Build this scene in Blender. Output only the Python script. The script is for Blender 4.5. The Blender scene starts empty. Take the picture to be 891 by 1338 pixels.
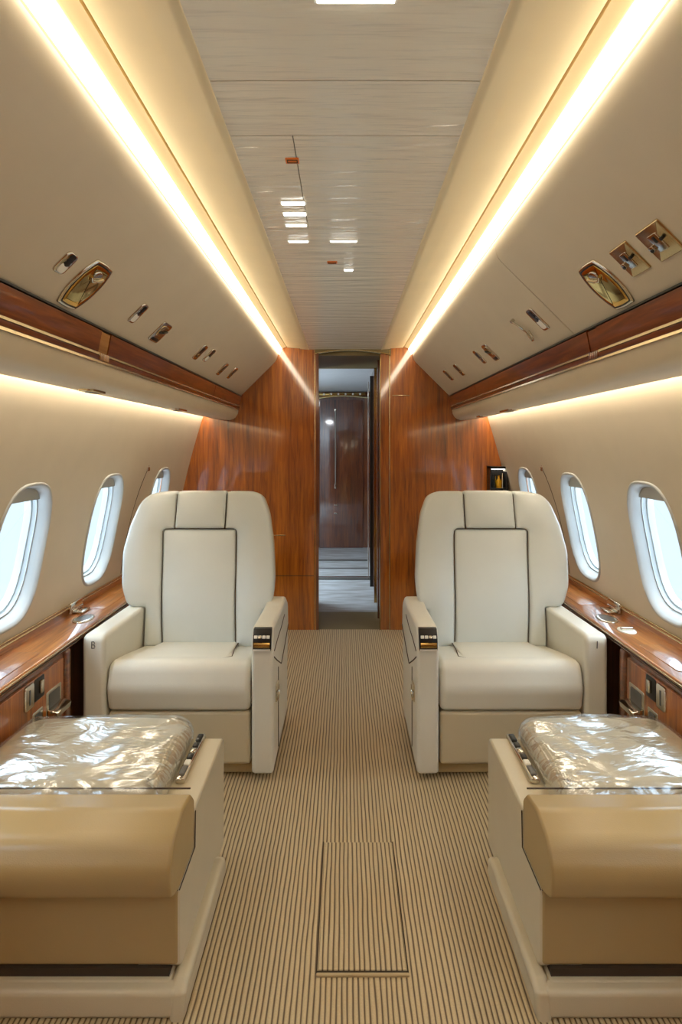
import bpy, bmesh, math, random
from mathutils import Vector, Matrix
random.seed(4)
SC = bpy.context.scene
COL = SC.collection
PI = math.pi

# ------------------------------------------------------------------ materials
def lin(c):
    return tuple(((v/255)/12.92 if v/255 <= .04045 else ((v/255+.055)/1.055)**2.4) for v in c) + (1,)

def new_mat(name):
    m = bpy.data.materials.new(name); m.use_nodes = True
    nt = m.node_tree
    return m, nt, nt.nodes['Principled BSDF']

def coords(nt, scale, space='Object'):
    tc = nt.nodes.new('ShaderNodeTexCoord'); mp = nt.nodes.new('ShaderNodeMapping')
    mp.inputs['Scale'].default_value = scale
    nt.links.new(tc.outputs[space], mp.inputs['Vector'])
    return mp.outputs['Vector']

def noise(nt, vec, scale, detail=3, rough=.5, dist=0):
    n = nt.nodes.new('ShaderNodeTexNoise')
    n.inputs['Scale'].default_value = scale; n.inputs['Detail'].default_value = detail
    n.inputs['Roughness'].default_value = rough; n.inputs['Distortion'].default_value = dist
    nt.links.new(vec, n.inputs['Vector'])
    return n.outputs['Fac']

def bump(nt, b, height, strength, dist=.01):
    n = nt.nodes.new('ShaderNodeBump')
    n.inputs['Strength'].default_value = strength; n.inputs['Distance'].default_value = dist
    nt.links.new(height, n.inputs['Height'])
    nt.links.new(n.outputs['Normal'], b.inputs['Normal'])
    return n

def ramp(nt, fac, stops):
    r = nt.nodes.new('ShaderNodeValToRGB')
    e = r.color_ramp.elements
    e[0].position, e[0].color = stops[0][0], stops[0][1]
    e[1].position, e[1].color = stops[-1][0], stops[-1][1]
    for p, c in stops[1:-1]:
        k = e.new(p); k.color = c
    nt.links.new(fac, r.inputs['Fac'])
    return r.outputs['Color']

def plain(name, rgb, rough=.5, metal=0, coat=0, bumps=None, spec=.5, var=.04):
    m, nt, b = new_mat(name)
    c = lin(rgb)
    v = coords(nt, (1, 1, 1))
    f = noise(nt, v, 9, 3)
    nt.links.new(ramp(nt, f, [(.3, tuple(x*(1-var) for x in c[:3])+(1,)), (.7, tuple(min(1, x*(1+var)) for x in c[:3])+(1,))]), b.inputs['Base Color'])
    b.inputs['Roughness'].default_value = rough; b.inputs['Metallic'].default_value = metal
    b.inputs['Coat Weight'].default_value = coat; b.inputs['Specular IOR Level'].default_value = spec
    if bumps:
        s, st, d = bumps
        bump(nt, b, noise(nt, v, s, 4), st, d)
    return m

def leather(name, rgb, rough=.36):
    m, nt, b = new_mat(name)
    c = lin(rgb); v = coords(nt, (1, 1, 1))
    f = noise(nt, v, 5, 3)
    nt.links.new(ramp(nt, f, [(.3, tuple(x*.95 for x in c[:3])+(1,)), (.7, c)]), b.inputs['Base Color'])
    b.inputs['Roughness'].default_value = rough
    a = nt.nodes.new('ShaderNodeMath'); a.operation = 'MULTIPLY_ADD'
    a.inputs[1].default_value = .22
    nt.links.new(noise(nt, v, 420, 2), a.inputs[0]); nt.links.new(noise(nt, v, 9, 2), a.inputs[2])
    bump(nt, b, a.outputs[0], .25, .004)
    return m

def wood(name, axis, dark, mid, light, rough=.07, s=1.0):
    m, nt, b = new_mat(name)
    sc = {'z': (34, 34, 2.2), 'y': (34, 2.2, 34), 'x': (2.2, 34, 34)}[axis]
    sc = tuple(q*s for q in sc)
    v = coords(nt, sc); v2 = coords(nt, tuple(q*.12 for q in sc))
    f = noise(nt, v, 1.6, 6, .62, .6); g = noise(nt, v2, 1.3, 3, .5, .8)
    mx = nt.nodes.new('ShaderNodeMath'); mx.operation = 'MULTIPLY_ADD'; mx.inputs[1].default_value = .6
    h = nt.nodes.new('ShaderNodeMath'); h.operation = 'MULTIPLY'; h.inputs[1].default_value = .42
    nt.links.new(g, h.inputs[0]); nt.links.new(f, mx.inputs[0]); nt.links.new(h.outputs[0], mx.inputs[2])
    nt.links.new(ramp(nt, mx.outputs[0], [(.34, lin(dark)), (.5, lin(mid)), (.68, lin(light))]), b.inputs['Base Color'])
    b.inputs['Roughness'].default_value = .35
    b.inputs['Coat Weight'].default_value = 1; b.inputs['Coat Roughness'].default_value = rough
    b.inputs['Coat IOR'].default_value = 2.0
    return m

def emit(name, rgb, strength):
    m, nt, b = new_mat(name)
    e = nt.nodes.new('ShaderNodeEmission'); e.inputs['Color'].default_value = tuple(rgb)+(1,); e.inputs['Strength'].default_value = strength
    nt.links.new(e.outputs[0], nt.nodes['Material Output'].inputs['Surface'])
    return m

M = {}
M['leather'] = leather('cream_leather', (220, 216, 202))
M['leather_daylit'] = leather('daylit_cream_leather', (212, 218, 216), .36)  # cream leather of the backrests, cool window light put into its colour
M['leather_tan'] = leather('tan_leather', (186, 164, 122), .32)
M['leather_shaded'] = leather('shaded_beige_leather', (172, 145, 98), .26)  # same leather as the near seats, browned: shade put into the colour
M['leather_near'] = leather('beige_leather', (200, 186, 156), .34)
M['seam'] = plain('seam_thread', (70, 52, 34), .7)
M['panel'] = plain('overhead_vinyl', (206, 193, 168), .55, var=.02)
M['lower'] = plain('lower_vinyl', (214, 200, 172), .45, var=.02)
M['wall'] = plain('sidewall_vinyl', (208, 197, 176), .5, var=.02)
M['cove'] = plain('cove_cream', (238, 216, 168), .4, var=.02)
M['frame'] = plain('window_frame_white', (176, 178, 176), .35)
M['shade'] = plain('shade_fabric', (176, 176, 170), .7)
M['wood'] = wood('walnut_upright', 'z', (90, 40, 3), (158, 80, 6), (204, 116, 20))
M['woodrail'] = wood('walnut_rail', 'y', (70, 30, 8), (118, 56, 18), (156, 88, 34), .08)
M['woodtop'] = wood('walnut_top', 'y', (92, 46, 14), (152, 88, 34), (196, 132, 62), .05)
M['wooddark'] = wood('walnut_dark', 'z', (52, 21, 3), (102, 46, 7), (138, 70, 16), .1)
M['woodlight'] = wood('maple_joint', 'y', (140, 92, 40), (176, 122, 58), (200, 150, 84), .1)
M['chrome'] = plain('chrome', (214, 208, 196), .12, 1, var=.02)
M['brass'] = plain('brass', (176, 142, 84), .15, 1, var=.02)
M['gold'] = plain('gold_trim', (206, 186, 146), .22, 1, var=.02)
M['mirror'] = plain('bronze_mirror', (232, 188, 104), .05, 1, var=.02)
M['black'] = plain('black_plastic', (18, 16, 14), .3)
M['grey'] = plain('grey_plastic', (92, 90, 86), .35)
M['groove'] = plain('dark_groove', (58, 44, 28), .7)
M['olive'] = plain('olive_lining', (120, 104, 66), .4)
M['vest'] = plain('vestibule_lining', (196, 200, 200), .3)
M['placard'] = plain('orange_placard', (206, 108, 30), .4)
M['white'] = plain('white_plastic', (236, 232, 220), .35)
M['amber'] = plain('amber_liquid', (206, 150, 30), .1)
M['cove_light'] = emit('cove_lamp', (1, .86, .64), 4.2)
M['wash_light'] = emit('wash_lamp', (1, .88, .70), 9.5)
M['spot'] = emit('spot_lamp', (1, .97, .9), 4.0)

M['vest_fill'] = emit('vestibule_fill', (.92, .95, 1), 9.0)  # glow of the added vestibule fill lamp
# ceiling: glossy off-white lining with faint cross ripples
m, nt, b = new_mat('ceiling_gloss')
v = coords(nt, (1.6, 16, 1)); b.inputs['Base Color'].default_value = lin((238, 228, 202))
b.inputs['Roughness'].default_value = .25; b.inputs['Coat Weight'].default_value = .5; b.inputs['Coat Roughness'].default_value = .08
bump(nt, b, noise(nt, v, 1.8, 3, .55), .8, .010)
nt.links.new(b.inputs['Normal'].links[0].from_socket, b.inputs['Coat Normal'])
M['ceiling'] = m
# carpet: ribbed, ribs run along the aisle
def carpet(name, hi, lo):
    m, nt, b = new_mat(name)
    tc = nt.nodes.new('ShaderNodeTexCoord'); sp = nt.nodes.new('ShaderNodeSeparateXYZ')
    nt.links.new(tc.outputs['Object'], sp.inputs[0])
    v = coords(nt, (26, 5, 1)); n1 = noise(nt, v, 1, 2)
    a = nt.nodes.new('ShaderNodeMath'); a.operation = 'MULTIPLY_ADD'; a.inputs[1].default_value = 2*PI/.0122
    k = nt.nodes.new('ShaderNodeMath'); k.operation = 'MULTIPLY'; k.inputs[1].default_value = 4.0
    nt.links.new(n1, k.inputs[0]); nt.links.new(sp.outputs['X'], a.inputs[0]); nt.links.new(k.outputs[0], a.inputs[2])
    s = nt.nodes.new('ShaderNodeMath'); s.operation = 'SINE'; nt.links.new(a.outputs[0], s.inputs[0])
    h = nt.nodes.new('ShaderNodeMath'); h.operation = 'MULTIPLY_ADD'; h.inputs[1].default_value = .5; h.inputs[2].default_value = .5
    nt.links.new(s.outputs[0], h.inputs[0])
    col = ramp(nt, h.outputs[0], [(.04, lin(lo)), (.36, lin(hi)), (1, lin(tuple(min(255, q+8) for q in hi)))])
    f = noise(nt, coords(nt, (60, 60, 60)), 6, 3)
    mixn = nt.nodes.new('ShaderNodeMixRGB'); mixn.blend_type = 'MULTIPLY'; mixn.inputs[0].default_value = .5
    nt.links.new(col, mixn.inputs[1]); nt.links.new(ramp(nt, f, [(.3, (.72, .7, .66, 1)), (.7, (1, 1, 1, 1))]), mixn.inputs[2])
    nt.links.new(mixn.outputs[0], b.inputs['Base Color'])
    b.inputs['Roughness'].default_value = .4; b.inputs['Coat Weight'].default_value = .35; b.inputs['Coat Roughness'].default_value = .32
    bump(nt, b, h.outputs[0], .5, .002)
    return m
M['carpet'] = carpet('ribbed_carpet', (198, 177, 138), (92, 68, 38))
m, nt, b = new_mat('vestibule_floor'); b.inputs['Base Color'].default_value = lin((176, 178, 176))
v = coords(nt, (2, 9, 1)); b.inputs['Roughness'].default_value = .3
nt.links.new(ramp(nt, noise(nt, v, 2, 2), [(.35, lin((150, 150, 146))), (.65, lin((192, 196, 198)))]), b.inputs['Base Color'])
M['vfloor'] = m
# clear plastic film: see-through, glossy, crinkled
m, nt, b = new_mat('clear_film'); nt.nodes.remove(b)
tr = nt.nodes.new('ShaderNodeBsdfTransparent'); gl = nt.nodes.new('ShaderNodeBsdfGlossy'); gl.inputs['Roughness'].default_value = .16
mx = nt.nodes.new('ShaderNodeMixShader'); lw = nt.nodes.new('ShaderNodeLayerWeight'); lw.inputs['Blend'].default_value = .45
tr.inputs['Color'].default_value = (.97, .97, .96, 1)
gl.inputs['Color'].default_value = (.90, .95, 1, 1)
bp = nt.nodes.new('ShaderNodeBump'); bp.inputs['Strength'].default_value = .55; bp.inputs['Distance'].default_value = .012
v = coords(nt, (1, 2.2, 1))
n1 = noise(nt, v, 7, 3, .5, 1.2)
nt.links.new(n1, bp.inputs['Height'])
nt.links.new(bp.outputs[0], gl.inputs['Normal']); nt.links.new(bp.outputs[0], lw.inputs['Normal'])
ff = nt.nodes.new('ShaderNodeMapRange'); ff.inputs[3].default_value = .10; ff.inputs[4].default_value = .62
nt.links.new(lw.outputs['Facing'], ff.inputs[0]); nt.links.new(ff.outputs[0], mx.inputs[0]); nt.links.new(tr.outputs[0], mx.inputs[1]); nt.links.new(gl.outputs[0], mx.inputs[2])
nt.links.new(mx.outputs[0], nt.nodes['Material Output'].inputs['Surface'])
M['film'] = m
# window pane
m, nt, b = new_mat('window_pane'); nt.nodes.remove(b)
tr = nt.nodes.new('ShaderNodeBsdfTransparent'); gl = nt.nodes.new('ShaderNodeBsdfGlossy'); gl.inputs['Roughness'].default_value = .02
tr.inputs['Color'].default_value = (.93, .97, 1, 1)
mx = nt.nodes.new('ShaderNodeMixShader'); mx.inputs[0].default_value = .06
nt.links.new(tr.outputs[0], mx.inputs[1]); nt.links.new(gl.outputs[0], mx.inputs[2]); nt.links.new(mx.outputs[0], nt.nodes['Material Output'].inputs['Surface'])
M['pane'] = m
m, nt, b = new_mat('clear_glass'); b.inputs['Transmission Weight'].default_value = 1; b.inputs['Roughness'].default_value = .03; b.inputs['IOR'].default_value = 1.4
b.inputs['Base Color'].default_value = (.9, .95, 1, 1)
M['glass'] = m

# ------------------------------------------------------------------ object helpers
ORG = {}
def props(o, label=None, cat=None, group=None, kind=None):
    if label: o['label'] = label
    if cat: o['category'] = cat
    if group: o['group'] = group
    if kind: o['kind'] = kind
    return o
def root(name, loc, label=None, cat=None, group=None, kind=None):
    o = bpy.data.objects.new(name, None); COL.objects.link(o); o.location = loc
    o.empty_display_size = .05
    ORG[o.name] = Vector(loc)
    return props(o, label, cat, group, kind)
def obj(name, bm, mat, parent=None, smooth=True, wn=False, label=None, ang=38, recalc=True):
    """link bm (world coordinates) as one mesh object"""
    if recalc: bmesh.ops.recalc_face_normals(bm, faces=bm.faces)
    if parent is not None: org = ORG[parent.name]
    else:
        xs = [v.co for v in bm.verts]
        org = Vector(((min(c.x for c in xs)+max(c.x for c in xs))/2, (min(c.y for c in xs)+max(c.y for c in xs))/2, min(c.z for c in xs)))
    bmesh.ops.translate(bm, vec=-org, verts=bm.verts)
    me = bpy.data.meshes.new(name); bm.to_mesh(me); bm.free()
    mats = mat if isinstance(mat, (list, tuple)) else [mat]
    for q in mats: me.materials.append(M[q])
    o = bpy.data.objects.new(name, me); COL.objects.link(o)
    if smooth:
        me.shade_smooth(); me.set_sharp_from_angle(angle=math.radians(ang))
    if wn:
        w = o.modifiers.new('wn', 'WEIGHTED_NORMAL'); w.keep_sharp = True
    ORG[o.name] = org
    if parent is not None: o.parent = parent
    else: o.location = org
    if label: o['label'] = label
    return o

def rb(bm, x0, x1, y0, y1, z0, z1, r=0, seg=3):
    """(rounded) box"""
    if x0 > x1: x0, x1 = x1, x0
    t = bmesh.new()
    bmesh.ops.create_cube(t, size=1)
    for v in t.verts:
        v.co = Vector(((x0+x1)/2+v.co.x*(x1-x0), (y0+y1)/2+v.co.y*(y1-y0), (z0+z1)/2+v.co.z*(z1-z0)))
    if r > 0:
        bmesh.ops.bevel(t, geom=t.edges[:], offset=min(r, .48*min(x1-x0, y1-y0, z1-z0)), segments=seg, profile=.5, affect='EDGES', clamp_overlap=True)
    merge(bm, t)
def merge(bm, t, mi=0):
    mp = {}
    for v in t.verts: mp[v] = bm.verts.new(v.co)
    for f in t.faces:
        try:
            g = bm.faces.new([mp[v] for v in f.verts]); g.material_index = mi if mi else f.material_index
        except ValueError: pass
    t.free()
def box(x0, x1, y0, y1, z0, z1, r=0, seg=3):
    bm = bmesh.new(); rb(bm, x0, x1, y0, y1, z0, z1, r, seg); return bm

def round_poly(pts, r, seg=5):
    """round the corners of a 2D polygon; r a number or list"""
    out = []; n = len(pts)
    for i, p in enumerate(pts):
        q = r[i] if isinstance(r, (list, tuple)) else r
        P = Vector(p); A = Vector(pts[i-1]); B = Vector(pts[(i+1) % n])
        if q <= 0: out.append(P); continue
        a = (A-P); c = (B-P); la, lc = a.length, c.length; a.normalize(); c.normalize()
        ang = a.angle(c)
        if ang > PI-.03: out.append(P); continue
        d = min(q/math.tan(ang/2), la*.48, lc*.48)
        s = P+a*d; e = P+c*d
        for k in range(seg+1):
            t = k/seg
            out.append(s*(1-t)**2+P*2*t*(1-t)+e*t*t)
    return out
def inset(pts, d):
    n = len(pts); out = []
    area = sum(pts[i-1].x*pts[i].y-pts[i].x*pts[i-1].y for i in range(n))
    sg = 1 if area > 0 else -1
    for i in range(n):
        a = (pts[i]-pts[i-1]); b = (pts[(i+1) % n]-pts[i])
        if a.length < 1e-7: a = b.copy()
        if b.length < 1e-7: b = a.copy()
        a.normalize(); b.normalize()
        na = Vector((-a.y, a.x))*sg; nb = Vector((-b.y, b.x))*sg
        m_ = na+nb
        if m_.length < 1e-6: m_ = na
        m_.normalize(); k = max(.5, m_.dot(na))
        out.append(pts[i]+m_*(d/k))
    return out
def pad(outline, fn, thick, a=.016, b=.012, grid=.035, n=4, cut=True, puff=0, fall=.04):
    """cushion-like slab with rounded front edge; outline in (p,q); fn(p,q,d) -> world"""
    bm = bmesh.new(); rings = []
    def ring(pts, d): rings.append([bm.verts.new((p.x, p.y, d)) for p in pts])
    ring(outline, -thick)
    for k in range(n+1):
        th = k/n*PI/2
        ring(inset(outline, a*(1-math.cos(th))), -b*(1-math.sin(th)))
    N = len(outline)
    for i in range(len(rings)-1):
        for j in range(N):
            try: bm.faces.new((rings[i][j], rings[i][(j+1) % N], rings[i+1][(j+1) % N], rings[i+1][j]))
            except ValueError: pass
    bm.faces.new(rings[-1]); bm.faces.new(list(reversed(rings[0])))
    if cut:
        for ax in (0, 1):
            lo = min(v.co[ax] for v in bm.verts); hi = max(v.co[ax] for v in bm.verts)
            k = max(1, int((hi-lo)/grid))
            for i in range(1, k):
                no = [0, 0, 0]; no[ax] = 1; co = [0, 0, 0]; co[ax] = lo+(hi-lo)*i/k+.00013
                bmesh.ops.bisect_plane(bm, geom=bm.verts[:]+bm.edges[:]+bm.faces[:], plane_co=co, plane_no=no, dist=1e-6)
    for v in bm.verts:
        d = v.co.z
        if puff and d > -b-1e-5:
            best = 1e9; px, py = v.co.x, v.co.y
            for i in range(N):
                A = outline[i-1]; B = outline[i]; ex, ey = B.x-A.x, B.y-A.y; L = ex*ex+ey*ey
                t = 0 if L < 1e-12 else max(0, min(1, ((px-A.x)*ex+(py-A.y)*ey)/L))
                best = min(best, (A.x+ex*t-px)**2+(A.y+ey*t-py)**2)
            d += puff*(1-math.exp(-math.sqrt(best)/fall))
        v.co = Vector(fn(v.co.x, v.co.y, d))
    return bm
def loft(profile, ys, fn=None, closed=False, caps=False):
    """profile [(x,z)] swept along y"""
    bm = bmesh.new(); rows = []
    for y in ys:
        rows.append([bm.verts.new((p[0], y, p[1])) for p in profile])
    n = len(profile)
    for i in range(len(rows)-1):
        for j in range(n if closed else n-1):
            bm.faces.new((rows[i][j], rows[i][(j+1) % n], rows[i+1][(j+1) % n], rows[i+1][j]))
    if caps:
        bm.faces.new(rows[0]); bm.faces.new(list(reversed(rows[-1])))
    return bm
def prism_x(prof, x0, x1, r=.01, seg=3):
    """closed profile in (y,z) extruded across x with rounded end rims"""
    if x0 > x1: x0, x1 = x1, x0
    pts = [Vector(p) for p in prof]
    bm = bmesh.new(); rings = []
    st = [(x0+r*(1-math.sin(k/seg*PI/2)), r*(1-math.cos(k/seg*PI/2))) for k in range(seg, -1, -1)]
    L = [(x0+r*(1-math.sin(t*PI/2)), r*(1-math.cos((t)*PI/2))) for t in [1-k/seg for k in range(seg+1)]]
    # L runs from cap rim (x0, inset r) to side (x0+r, inset 0)
    L = [(x0+r*(1-math.cos(k/seg*PI/2)), r*(1-math.sin(k/seg*PI/2))) for k in range(seg+1)]
    R = [(x1-(x-x0), d) for x, d in reversed(L)]
    for x, d in L+R:
        rings.append([bm.verts.new((x, p.x, p.y)) for p in inset(pts, d)])
    n = len(pts)
    for i in range(len(rings)-1):
        for j in range(n):
            bm.faces.new((rings[i][j], rings[i][(j+1) % n], rings[i+1][(j+1) % n], rings[i+1][j]))
    bm.faces.new(rings[0]); bm.faces.new(list(reversed(rings[-1])))
    return bm
def tube(bm, pts, r, n=8):
    pts = [Vector(p) for p in pts]; prev = None; up = Vector((0, 0, 1))
    for i, p in enumerate(pts):
        d = (pts[min(i+1, len(pts)-1)]-pts[max(i-1, 0)]).normalized()
        s = d.cross(up)
        if s.length < .05: s = d.cross(Vector((1, 0, 0)))
        s.normalize(); u = s.cross(d)
        ring = [bm.verts.new(p+(s*math.cos(2*PI*k/n)+u*math.sin(2*PI*k/n))*r) for k in range(n)]
        if prev:
            for k in range(n): bm.faces.new((prev[k], prev[(k+1) % n], ring[(k+1) % n], ring[k]))
        else: bm.faces.new(ring)
        prev = ring
    bm.faces.new(list(reversed(prev)))
def lathe(bm, c, prof, n=20):
    rings = [[bm.verts.new((c[0]+r*math.cos(2*PI*k/n), c[1]+r*math.sin(2*PI*k/n), c[2]+z)) for k in range(n)] for r, z in prof]
    for i in range(len(rings)-1):
        for k in range(n): bm.faces.new((rings[i][k], rings[i][(k+1) % n], rings[i+1][(k+1) % n], rings[i+1][k]))
    bm.faces.new(rings[0]); bm.faces.new(list(reversed(rings[-1])))

# ------------------------------------------------------------------ cabin shell
Y0, Y1 = -1.1, 3.75
SIDES = (('left', -1), ('right', 1))
def wall_x(z):
    d = max(0, z-.56); return 1.12-.131*d-.12*d*d
WIN = {-1: [3.25, 2.54, 1.89, 1.24, .59, -.06], 1: [3.29, 2.62, 1.97, 1.32, .67, .02]}
WZ, WHW, WHH = .835, .15, .235
def sup(t, sc=1.0):
    c, s = math.cos(t), math.sin(t); e = 2/3.0
    return (sc*WHW*math.copysign(abs(c)**e, c), sc*WHH*math.copysign(abs(s)**e, s))
NW = 64
def wpt(s, yc, y, z, d):
    """point on (or d outside of) the sidewall"""
    return (s*(wall_x(z)+d*.975), y, z+d*.2)

for nm, s in SIDES:
    bm = bmesh.new()
    def P(y, z, d=0): return bm.verts.new((s*(wall_x(z)+d*.975), y, z+d*.2))
    cs = sorted(WIN[s]); bounds = [cs[0]-.32]+[(a+b_)/2 for a, b_ in zip(cs, cs[1:])]+[cs[-1]+.3]
    za, zb = .545, 1.125
    for i, yc in enumerate(cs):
        y0, y1 = bounds[i], bounds[i+1]
        angs = [2*PI*k/NW for k in range(NW)]
        rings = []
        for f in (0, .12, .3, .55, .8, 1.0):
            row = []
            for t in angs:
                hy, hz = sup(t, 1.02)
                dx, dz = hy/1.0, hz
                # ray from centre through the hole point to the rectangle
                k = 1e9
                if dx > 1e-9: k = min(k, (y1-yc)/dx)
                if dx < -1e-9: k = min(k, (y0-yc)/dx)
                if dz > 1e-9: k = min(k, (zb-WZ)/dz)
                if dz < -1e-9: k = min(k, (za-WZ)/dz)
                g = 1+(k-1)*f
                row.append(P(yc+dx*g, WZ+dz*g))
            rings.append(row)
        for a, b_ in zip(rings, rings[1:]):
            for k in range(NW): bm.faces.new((a[k], a[(k+1) % NW], b_[(k+1) % NW], b_[k]))
        # corners of the bay
        for cy, cz in ((y0, za), (y0, zb), (y1, za), (y1, zb)):
            best = min(range(NW), key=lambda k: (rings[-1][k].co.y-cy)**2*1+(rings[-1][k].co.z-cz)**2)
            c = P(cy, cz)
            # join the two outer points that sit on different rectangle sides
            o = rings[-1]
            for k in range(NW):
                p, q = o[k].co, o[(k+1) % NW].co
                onY = abs(p.y-cy) < 1e-6 or abs(q.y-cy) < 1e-6; onZ = abs(p.z-cz) < 1e-6 or abs(q.z-cz) < 1e-6
                if onY and onZ and (p-q).length > 1e-6 and not (abs(p.y-q.y) < 1e-6 or abs(p.z-q.z) < 1e-6):
                    bm.faces.new((o[k], o[(k+1) % NW], c))
    # plain strips above, below and at both ends
    def strip(ya, yb, z0, z1, n=10, m=1):
        g = [[P(ya+(yb-ya)*i/m, z0+(z1-z0)*j/n) for j in range(n+1)] for i in range(m+1)]
        for i in range(m):
            for j in range(n): bm.faces.new((g[i][j], g[i][j+1], g[i+1][j+1], g[i+1][j]))
    strip(Y0, Y1, zb, 1.43, 8, 12); strip(Y0, Y1, 0, za, 6, 12)
    strip(Y0, bounds[0], za, zb, 10); strip(bounds[-1], Y1, za, zb, 10)
    bmesh.ops.remove_doubles(bm, verts=bm.verts, dist=1e-5)
    w = obj('wall_'+nm, bm, 'wall', ang=60); props(w, kind='structure')

    for i, yc in enumerate(WIN[s]):
        num = (i+1) if s < 0 else (i+1+len(WIN[-1]))
        rt = root('window_%d' % num, (s*1.08, yc, WZ), kind='structure')
        # frame: raised bead and funnel
        prof = [(1.045, .001), (1.04, -.004), (1.02, -.007), (.995, -.004), (.97, .006), (.945, .020), (.925, .036), (.90, .036)]
        bm = bmesh.new(); rows = []
        for sc, d in prof:
            rows.append([bm.verts.new(wpt(s, yc, yc+sup(2*PI*k/NW, sc)[0], WZ+sup(2*PI*k/NW, sc)[1], d)) for k in range(NW)])
        for a, b_ in zip(rows, rows[1:]):
            for k in range(NW): bm.faces.new((a[k], a[(k+1) % NW], b_[(k+1) % NW], b_[k]))
        obj('window_frame', bm, 'frame', rt, ang=70)
        # pane
        bm = bmesh.new()
        bm.faces.new([bm.verts.new(wpt(s, yc, yc+sup(2*PI*k/NW, .93)[0], WZ+sup(2*PI*k/NW, .93)[1], .038)) for k in range(NW)])
        obj('window_pane', bm, 'pane', rt, smooth=False)
        # outer reveal
        bm = bmesh.new(); rows = []
        for sc, d in ((.925, .040), (.91, .052), (.875, .054), (.865, .078), (1.05, .080)):
            rows.append([bm.verts.new(wpt(s, yc, yc+sup(2*PI*k/NW, sc)[0], WZ+sup(2*PI*k/NW, sc)[1], d)) for k in range(NW)])
        for a, b_ in zip(rows, rows[1:]):
            for k in range(NW): bm.faces.new((a[k], a[(k+1) % NW], b_[(k+1) % NW], b_[k]))
        obj('outer_reveal', bm, 'frame', rt, ang=50)
        # raised shade, its lower edge showing at the top of the opening
        bm = bmesh.new(); zc = WZ+WHH*(.745 if i != 1 or s < 0 else .72)
        up = [sup(PI*k/24, .93) for k in range(25)]
        top = [(y, max(z+WZ, zc)) for y, z in up]
        a_ = [bm.verts.new(wpt(s, yc, yc+y, z, .028)) for y, z in top]; b_ = [bm.verts.new(wpt(s, yc, yc+y, z, .033)) for y, z in top]
        try:
            bm.faces.new(a_); bm.faces.new(list(reversed(b_)))
            for k in range(len(a_)): bm.faces.new((a_[k], a_[(k+1) % len(a_)], b_[(k+1) % len(a_)], b_[k]))
        except ValueError: pass
        bmesh.ops.remove_doubles(bm, verts=bm.verts, dist=1e-5)
        obj('window_shade', bm, 'shade', rt, smooth=False)

# floor
f = obj('floor', box(-1.2, 1.2, Y0, 3.76, -.03, 0), 'carpet', smooth=False); props(f, kind='structure')
# ceiling panels with fine gaps
bm = bmesh.new()
cuts = [Y0, -.2, .55, .993, 1.169, 1.67, 2.13, Y1]
K = 1.024
def up(p): return [(x*K, 1.2+(z-1.2)*K) for x, z in p]
def cz(x): return 1.8325-.02*x*x
for a, b_ in zip(cuts, cuts[1:]):
    segs = [(-.236, .236)]
    if abs(a-1.169) < 1e-6: segs = [(-.236, -.108), (-.106, .236)]
    for xa, xb in segs:
        n = 10
        top = [(xa+(xb-xa)*k/n) for k in range(n+1)]
        prof = [(x, cz(x)) for x in top]+[(x, cz(x)+.012) for x in reversed(top)]
        t = loft(prof, [a+.0014, b_-.0014], closed=True, caps=True); merge(bm, t)
c = obj('ceiling', bm, 'ceiling', ang=30); props(c, kind='structure')
c = obj('trim_1', box(-.44, .44, Y0, Y1, 1.878, 1.89), 'groove', smooth=False); props(c, kind='structure')

# sloping side ceiling panels with a fine highlight bead
for k, (nm, s) in enumerate(SIDES):
    prof = up([(.370, 1.855), (.370, 1.829), (.366, 1.8285), (.330, 1.8265), (.288, 1.8232), (.2872, 1.8202), (.270, 1.8184), (.250, 1.8168), (.231, 1.8147), (.228, 1.8175), (.228, 1.855)])
    bm = loft([(s*x, z) for x, z in prof], [Y0, 0, 1.5, Y1], closed=True, caps=True)
    c = obj('ceiling_'+nm, bm, 'cove', ang=50); props(c, kind='structure')

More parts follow.
